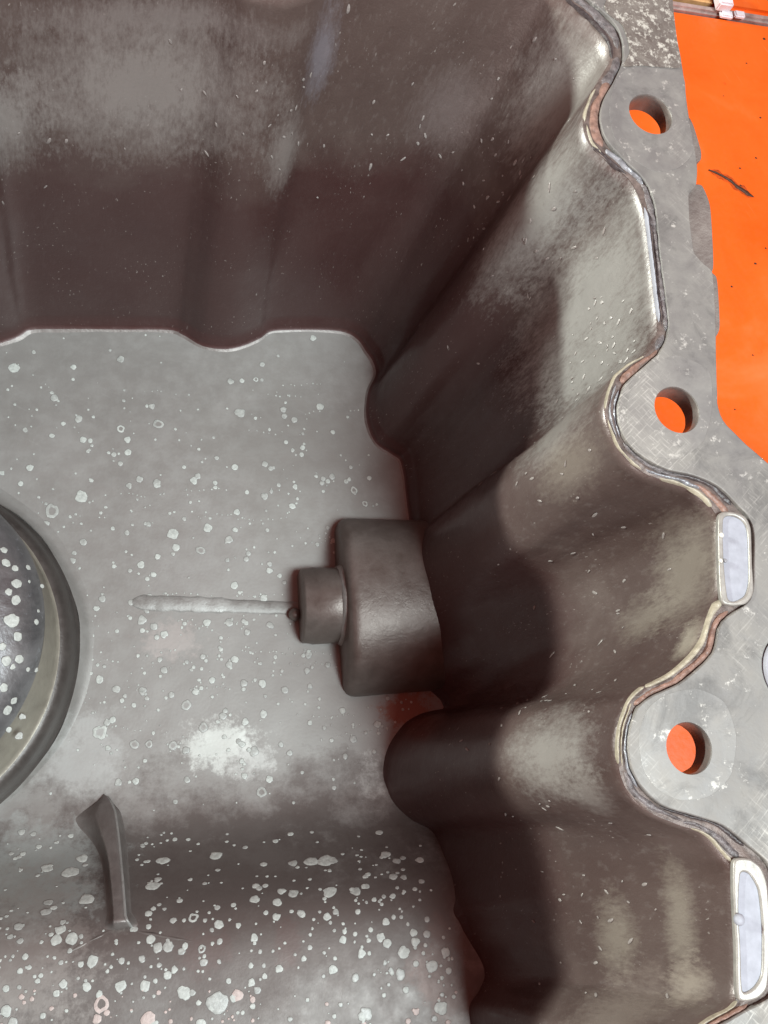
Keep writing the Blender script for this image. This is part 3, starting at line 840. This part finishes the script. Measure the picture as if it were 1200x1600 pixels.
def floor_frame(x, y):
    e = 0.0006
    t1 = Vector((2 * e, 0, fz(x + e, y) - fz(x - e, y))).normalized()
    t2 = Vector((0, 2 * e, fz(x, y + e) - fz(x, y - e))).normalized()
    return t1, t2, t1.cross(t2)
BIG = [(82,799,13),(127,776,11),(248,663,9),(237,635,6),(375,645,10),(360,596,6),(378,595,5),(400,593,5),(443,640,6),(460,656,6),(500,636,7),
 (189,670,7),(123,655,7),(218,749,6),(245,754,7),(309,744,6),(367,730,6),(270,834,10),(275,855,7),(314,860,8),(325,825,8),(358,843,7),(370,800,6),
 (457,791,6),(188,724,5),(200,707,6),(178,710,5),(47,731,6),(421,881,5),(222,969,8),(358,973,7),(412,935,7),(317,1026,5),(156,1062,7),(223,1080,7),
 (410,1068,7),(381,1068,6),(307,1081,6),(331,1063,6),(358,1038,6),(22,575,10),(291,1102,8),(156,1144,12),(210,1163,7),(233,1163,6),(270,1165,7),
 (318,1136,8),(412,1116,7),(397,1174,8),(409,1238,8),(421,1217,6),(348,1119,6),(445,1078,6),(484,1072,5),(439,1163,5),(383,1128,6),(340,1566,15),
 (287,1551,11),(370,1556,9),(226,1540,8),(189,1541,8),(159,1568,12),(233,1592,11),(112,1467,9),(88,1469,8),(246,1481,7),(263,1479,8),(235,1468,7),
 (342,1445,7),(262,1523,6),(572,1584,10),(631,1488,10),(675,1510,10),(626,1523,9),(689,1575,11),(649,1472,7),(605,1475,7),(393,1535,6),(565,1490,7),
 (520,1515,7),(555,1528,6),(470,1427,6),(432,1433,6),(536,1468,6),(397,1465,6),(302,1434,7),(315,1483,6),(72,1425,7),(95,1453,7),(510,1345,12),(515,1394,10),
 (238,1384,9),(337,1337,8),(255,1345,8),(135,1405,10),(110,1363,11),(433,1410,7),(398,1405,7),(458,1396,7),(457,1349,7),(487,1346,10),(518,1345,8),
 (519,745,6),(505,748,5),(494,744,4),(503,755,5),(548,730,4),(553,766,7),(570,787,6),(541,752,5),(546,749,4),(512,1039,5),(520,675,5),(471,710,5),(423,732,5),
 (461,761,5),(424,768,4),(512,825,4),(521,845,5),(385,874,5),(355,875,4),(232,819,5),(130,847,6),(160,936,6),(116,864,4),(178,885,4),(203,892,4),(240,898,5)]
sp = Spots()
def put(px, py, rpx, ring=None):
    q = on_floor(px, py)
    fr = floor_frame(q.x, q.y)
    r = rpx * (CAMZ - q.z) / FPX
    ramp = 1 - fr[2].z
    mi = 2 if (py > 1545 and random.random() < .4) else (4 if random.random() < .4 else 0)
    sp.add(Vector((q.x, q.y, fz(q.x, q.y))), r * 0.86, 1.0 + ramp * 0.6, mi, (random.random() < .07) if ring is None else ring, tang=fr)
for (a, b, r_) in BIG: put(a, b, r_, True if (a, b) in ((82, 799), (314, 860), (291, 1102), (270, 1165), (318, 1136), (409, 1238), (210, 1163)) else None)
def floor_visible(px, py):
    q = on_floor(px, py)
    if not inside(Bc[::4, :2] + INW[::4] * 0.004, np.array([q.x]), np.array([q.y]))[0]: return False
    if (Vector((q.x, q.y)) - dc.xy).length < R0 + 0.004: return False
    if 460 < px < 640 and 800 < py < 1090 and (px > 530 or 880 < py < 1010): return False
    if 140 < px < 212 and 1235 < py < 1450: return False
    return True
cnt = 0
while cnt < 1150:
    px = random.uniform(-60, 720); py = random.uniform(520, 1640)
    # thicker between the pillar and the plug, on the ramp and on the shelf; sparse near the back wall
    dens = 0.20 if py < 600 else 0.55
    if 960 < py < 1180: dens = 1.0
    if 1225 < py < 1300: dens = 0.12
    if 1300 < py < 1420: dens = 1.0 if px > 200 else .7
    if py > 1420: dens = 0.8
    if noise.noise(Vector((px * .012, py * .012, 1))) < -0.15: dens *= .35
    if random.random() > dens or not floor_visible(px, py): continue
    r_ = min(6.5, max(1.0, random.lognormvariate(0.85, 0.5)))
    if py > 1300: r_ *= 1.15
    put(px, py, r_, False); cnt += 1
# strings of tiny splashes
for _ in range(26):
    px, py = random.uniform(100, 560), random.uniform(600, 1150); 
    for i in range(random.randint(4, 9)):
        px += random.uniform(5, 13); py += random.uniform(-2.5, 2.5)
        if floor_visible(px, py): put(px, py, random.uniform(0.9, 2.0), False)
sp.build('water_spots', [MAT['spot'], MAT['spotrim'], MAT['spot_pink'], MAT['floor'], MAT['spot_mid']])

# spots on the pillar cap
sp2 = Spots()
dc2 = dc + Vector((0, 0.0052, 0))
for (px, py, r_) in [(14, 925, 6), (24, 888, 6), (26, 912, 9), (25, 938, 8), (19, 969, 11), (28, 995, 8), (10, 1033, 8), (30, 1030, 7), (44, 887, 5), (57, 972, 5), (46, 909, 3), (66, 916, 4),
                     (44, 1046, 4), (57, 1047, 4), (10, 880, 7), (6, 860, 6), (20, 1042, 5), (60, 955, 3), (30, 1150, 6), (12, 1110, 8), (22, 1095, 6), (6, 1075, 7), (35, 1120, 5), (14, 1140, 5), (4, 1010, 6)]:
    # height of the cap under the pixel, solved along the ray
    zz_ = 0.045
    for _ in range(12):
        q = at(px, py, dc.z + zz_); rr = (q.xy - dc2.xy).length
        zz_ = float(np.interp(rr, [p[0] for p in prof_top[::-1]], [p[1] for p in prof_top[::-1]]))
    q = at(px, py, dc.z + zz_)
    e = .001; rr = (q.xy - dc2.xy).length
    sl = (np.interp(rr + e, [p[0] for p in prof_top[::-1]], [p[1] for p in prof_top[::-1]]) - np.interp(rr - e, [p[0] for p in prof_top[::-1]], [p[1] for p in prof_top[::-1]])) / (2 * e)
    rad = (q.xy - dc2.xy).normalized()
    tr = Vector((rad.x, rad.y, sl)).normalized(); tt = Vector((-rad.y, rad.x, 0))
    sp2.add(q + Vector((0, 0, 0.0002)), r_ * 0.85 * (CAMZ - q.z) / FPX, 1, 0, False, tang=(tr, tt, tr.cross(tt)))
sp2.build('water_spots', [MAT['spot'], MAT['spotrim'], MAT['spot_pink'], MAT['floor'], MAT['spot_mid']])

# flecks and runs dried on the walls
fl = Spots()
def wall_fleck(u, d, r, ex, mi=0):
    ci = int(u * KSEG) % NC
    col = WALL[:, ci]
    ri = int(np.argmin(np.abs(col[:, 2] + d)))
    ri = min(max(ri, 2), nr - 8)
    p = Vector(WALL[ri, ci])
    tu = (Vector(WALL[ri, (ci + 1) % NC]) - Vector(WALL[ri, ci - 1])).normalized()
    td = (Vector(WALL[ri + 1, ci]) - Vector(WALL[ri - 1, ci])).normalized()
    nn = tu.cross(td).normalized()
    if nn.dot(Vector((*INT[ci], 0))) < 0: nn = -nn; 
    td2 = td if td.cross(tu).dot(nn) > 0 else -td
    rt = random.uniform(-0.9, 0.9); td2, tu = td2 * math.cos(rt) + tu * math.sin(rt), tu * math.cos(rt) - td2 * math.sin(rt)
    fl.add(p + nn * 0.0001, r, ex, mi, False, tang=(td2, tu, nn))
u_back0, u_corner = 5, near(893, 6)
u_r0, u_r1 = near(893, 6), near(1106, 1592)
for _ in range(70):
    u = random.uniform(u_back0, u_corner + 3)
    d = random.gauss(0.048, 0.017)
    if 0.005 < d < 0.085: wall_fleck(u, d, random.uniform(.0002, .0005), random.uniform(1.2, 3.0))
for _ in range(200):
    u = random.uniform(u_r0, u_r1); d = random.gauss(0.045, 0.022)
    if 0.006 < d < 0.11 and noise.noise(Vector((u * .9, d * 40, 4))) > -0.1: wall_fleck(u, d, random.uniform(.0002, .00045), random.uniform(1.3, 3.5))
for _ in range(42):
    u = random.uniform(near(1014, 392), near(1020, 540)); d = random.uniform(0.012, 0.045)
    wall_fleck(u, d, random.uniform(.00018, .0005), random.uniform(1.0, 2.8), 2)
fl.build('wall_flecks', [MAT['fleck'], MAT['fleck'], MAT['fleck_pale']])

# ------------------------------------------------------------------ bench and what lies behind
TABLE = -0.158
yb = at(1130, 27, TABLE).y
bm = bmesh.new(); bmesh.ops.create_cube(bm, size=1)
bmesh.ops.scale(bm, vec=(1.5, 1.2, 0.03), verts=bm.verts)
bmesh.ops.translate(bm, vec=(0.1, yb - 0.6, TABLE - 0.015), verts=bm.verts)
bmesh.ops.bevel(bm, geom=bm.edges[:], offset=0.002, segments=2, affect='EDGES')
me = bpy.data.meshes.new('bench_top'); bm.to_mesh(me); bm.free()
bench = link('bench_top', me, MAT['orange'], None, smooth=False)
bench['label'] = 'smooth bright orange bench top under the pan'
bench['kind'] = 'structure'
def box(name, lo, hi, mat, bev=0.0015, parent=None):
    bm = bmesh.new(); bmesh.ops.create_cube(bm, size=1)
    lo, hi = Vector(lo), Vector(hi)
    bmesh.ops.scale(bm, vec=hi - lo, verts=bm.verts); bmesh.ops.translate(bm, vec=(lo + hi) / 2, verts=bm.verts)
    bmesh.ops.bevel(bm, geom=bm.edges[:], offset=bev, segments=2, affect='EDGES')
    me = bpy.data.meshes.new(name); bm.to_mesh(me); bm.free()
    return link(name, me, mat, parent, smooth=False)
g0 = at(1130, 27, TABLE); g1 = at(1130, 12, TABLE)
rail = box('edge_rail', (-0.6, yb + 0.001, TABLE - 0.03), (0.8, yb + 0.0065, TABLE + 0.001), MAT['rail'])
rail['label'] = 'grey metal rail along the far edge of the orange bench'; rail['category'] = 'rail'
xw0 = at(1115, 5, TABLE).x
wood = box('wooden_board', (-0.6, yb + 0.008, TABLE - 0.03), (xw0, yb + 0.09, TABLE + 0.003), MAT['wood'], 0.002)
wood['label'] = 'worn brown wooden board behind the bench, beside the flange corner'; wood['category'] = 'board'
ob = box('orange_tray', (xw0 + 0.004, yb + 0.0072, TABLE - 0.03), (xw0 + 0.35, yb + 0.12, TABLE + 0.001), MAT['orange'], 0.002)
ob['label'] = 'second orange tray behind the grey rail in the far corner'; ob['category'] = 'tray'
ca = at(1123, 9, TABLE + 0.006); cb = at(1141, -8, TABLE + 0.006)
clip = bpy.data.objects.new('white_clip', None); COL.objects.link(clip); clip.location = (0, 0, 0)
clip['label'] = 'small white plastic clip on the rail between board and orange tray'; clip['category'] = 'clip'
box('clip_body', (ca.x, ca.y, TABLE + 0.002), (cb.x, cb.y + 0.006, TABLE + 0.008), MAT['white'], 0.001, clip)
for (xa_, xb_) in ((1128, 1145), (1150, 1164)):
    a_, b_ = at(xa_, 24, TABLE + 0.003), at(xb_, 17, TABLE + 0.003)
    box('clip_foot', (a_.x, a_.y, TABLE + 0.0005), (b_.x, b_.y, TABLE + 0.003), MAT['white'], 0.0007, clip)

# smear of grime and grit on the bench
sm_ = [(1107, 266), (1118, 270), (1130, 276), (1142, 283), (1150, 291), (1160, 297), (1170, 304), (1180, 309)]
v = []; sec = 7
dense = []
for i in range(len(sm_) - 1):
    for j in range(5):
        t = j / 5; dense.append((sm_[i][0] * (1 - t) + sm_[i + 1][0] * t, sm_[i][1] * (1 - t) + sm_[i + 1][1] * t))
for i, (px, py) in enumerate(dense):
    q = at(px, py, TABLE); t = i / (len(dense) - 1)
    w = (0.0004 + 0.0009 * t) * (1 + .5 * noise.noise(Vector((px * .2, py * .2, 2)))) * min(1, (1 - t) * 6 + .1)
    for s in range(sec):
        a = math.pi * s / (sec - 1)
        v.append((q.x + math.cos(a) * w * .5, q.y + math.cos(a) * w, TABLE + 0.0001 + math.sin(a) * 0.0006 * min(1, (1 - t) * 6 + .1)))
me = mesh('grime_smear', v, grid_faces(len(dense), sec)); fix_normals(me)
sme = link('grime_smear', me, MAT['grime'])
v2 = []
for i, (px, py) in enumerate(dense):
    t = i / (len(dense) - 1)
    e_ = min(1, t * 5 + .1, (1 - t) * 6 + .05)
    for s_ in range(5):
        u_ = s_ / 4 - 0.5
        q = at(px, py + u_ * (13 + 9 * noise.noise(Vector((px * .12, 3, s_ * .25)))) * e_, TABLE)
        v2.append((q.x, q.y, TABLE + 0.00005))
sm2 = mesh('smudge_halo', v2, grid_faces(len(dense), 5)); fix_normals(sm2)
link('smudge_halo', sm2, MAT['soot'], sme)
sme['label'] = 'dark slanting streak of grime on the orange bench beside the flange'; sme['category'] = 'grime'
gr = Spots()
for (px, py, r_) in [(1181, 247, 2), (1157, 290, 2), (1166, 99, 1.6), (1194, 61, 3), (1188, 184, 2), (1156, 263, 2), (1180, 412, 2.2), (1143, 448, 2), (1196, 388, 1.6), (1176, 555, 1.4), (1148, 640, 1.4), (1130, 150, 1)]:
    q = at(px, py, TABLE)
    gr.add(Vector((q.x, q.y, TABLE + 0.0001)), r_ * (CAMZ - TABLE) / FPX, 1.2, 0, tang=(Vector((1, 0, 0)), Vector((0, 1, 0)), Vector((0, 0, 1))))
me = mesh('bench_grit', gr.v, gr.f)
go = link('bench_grit', me, MAT['grime'])
go['kind'] = 'stuff'; go['label'] = 'fine dark grit scattered on the orange bench'; go['category'] = 'grit'
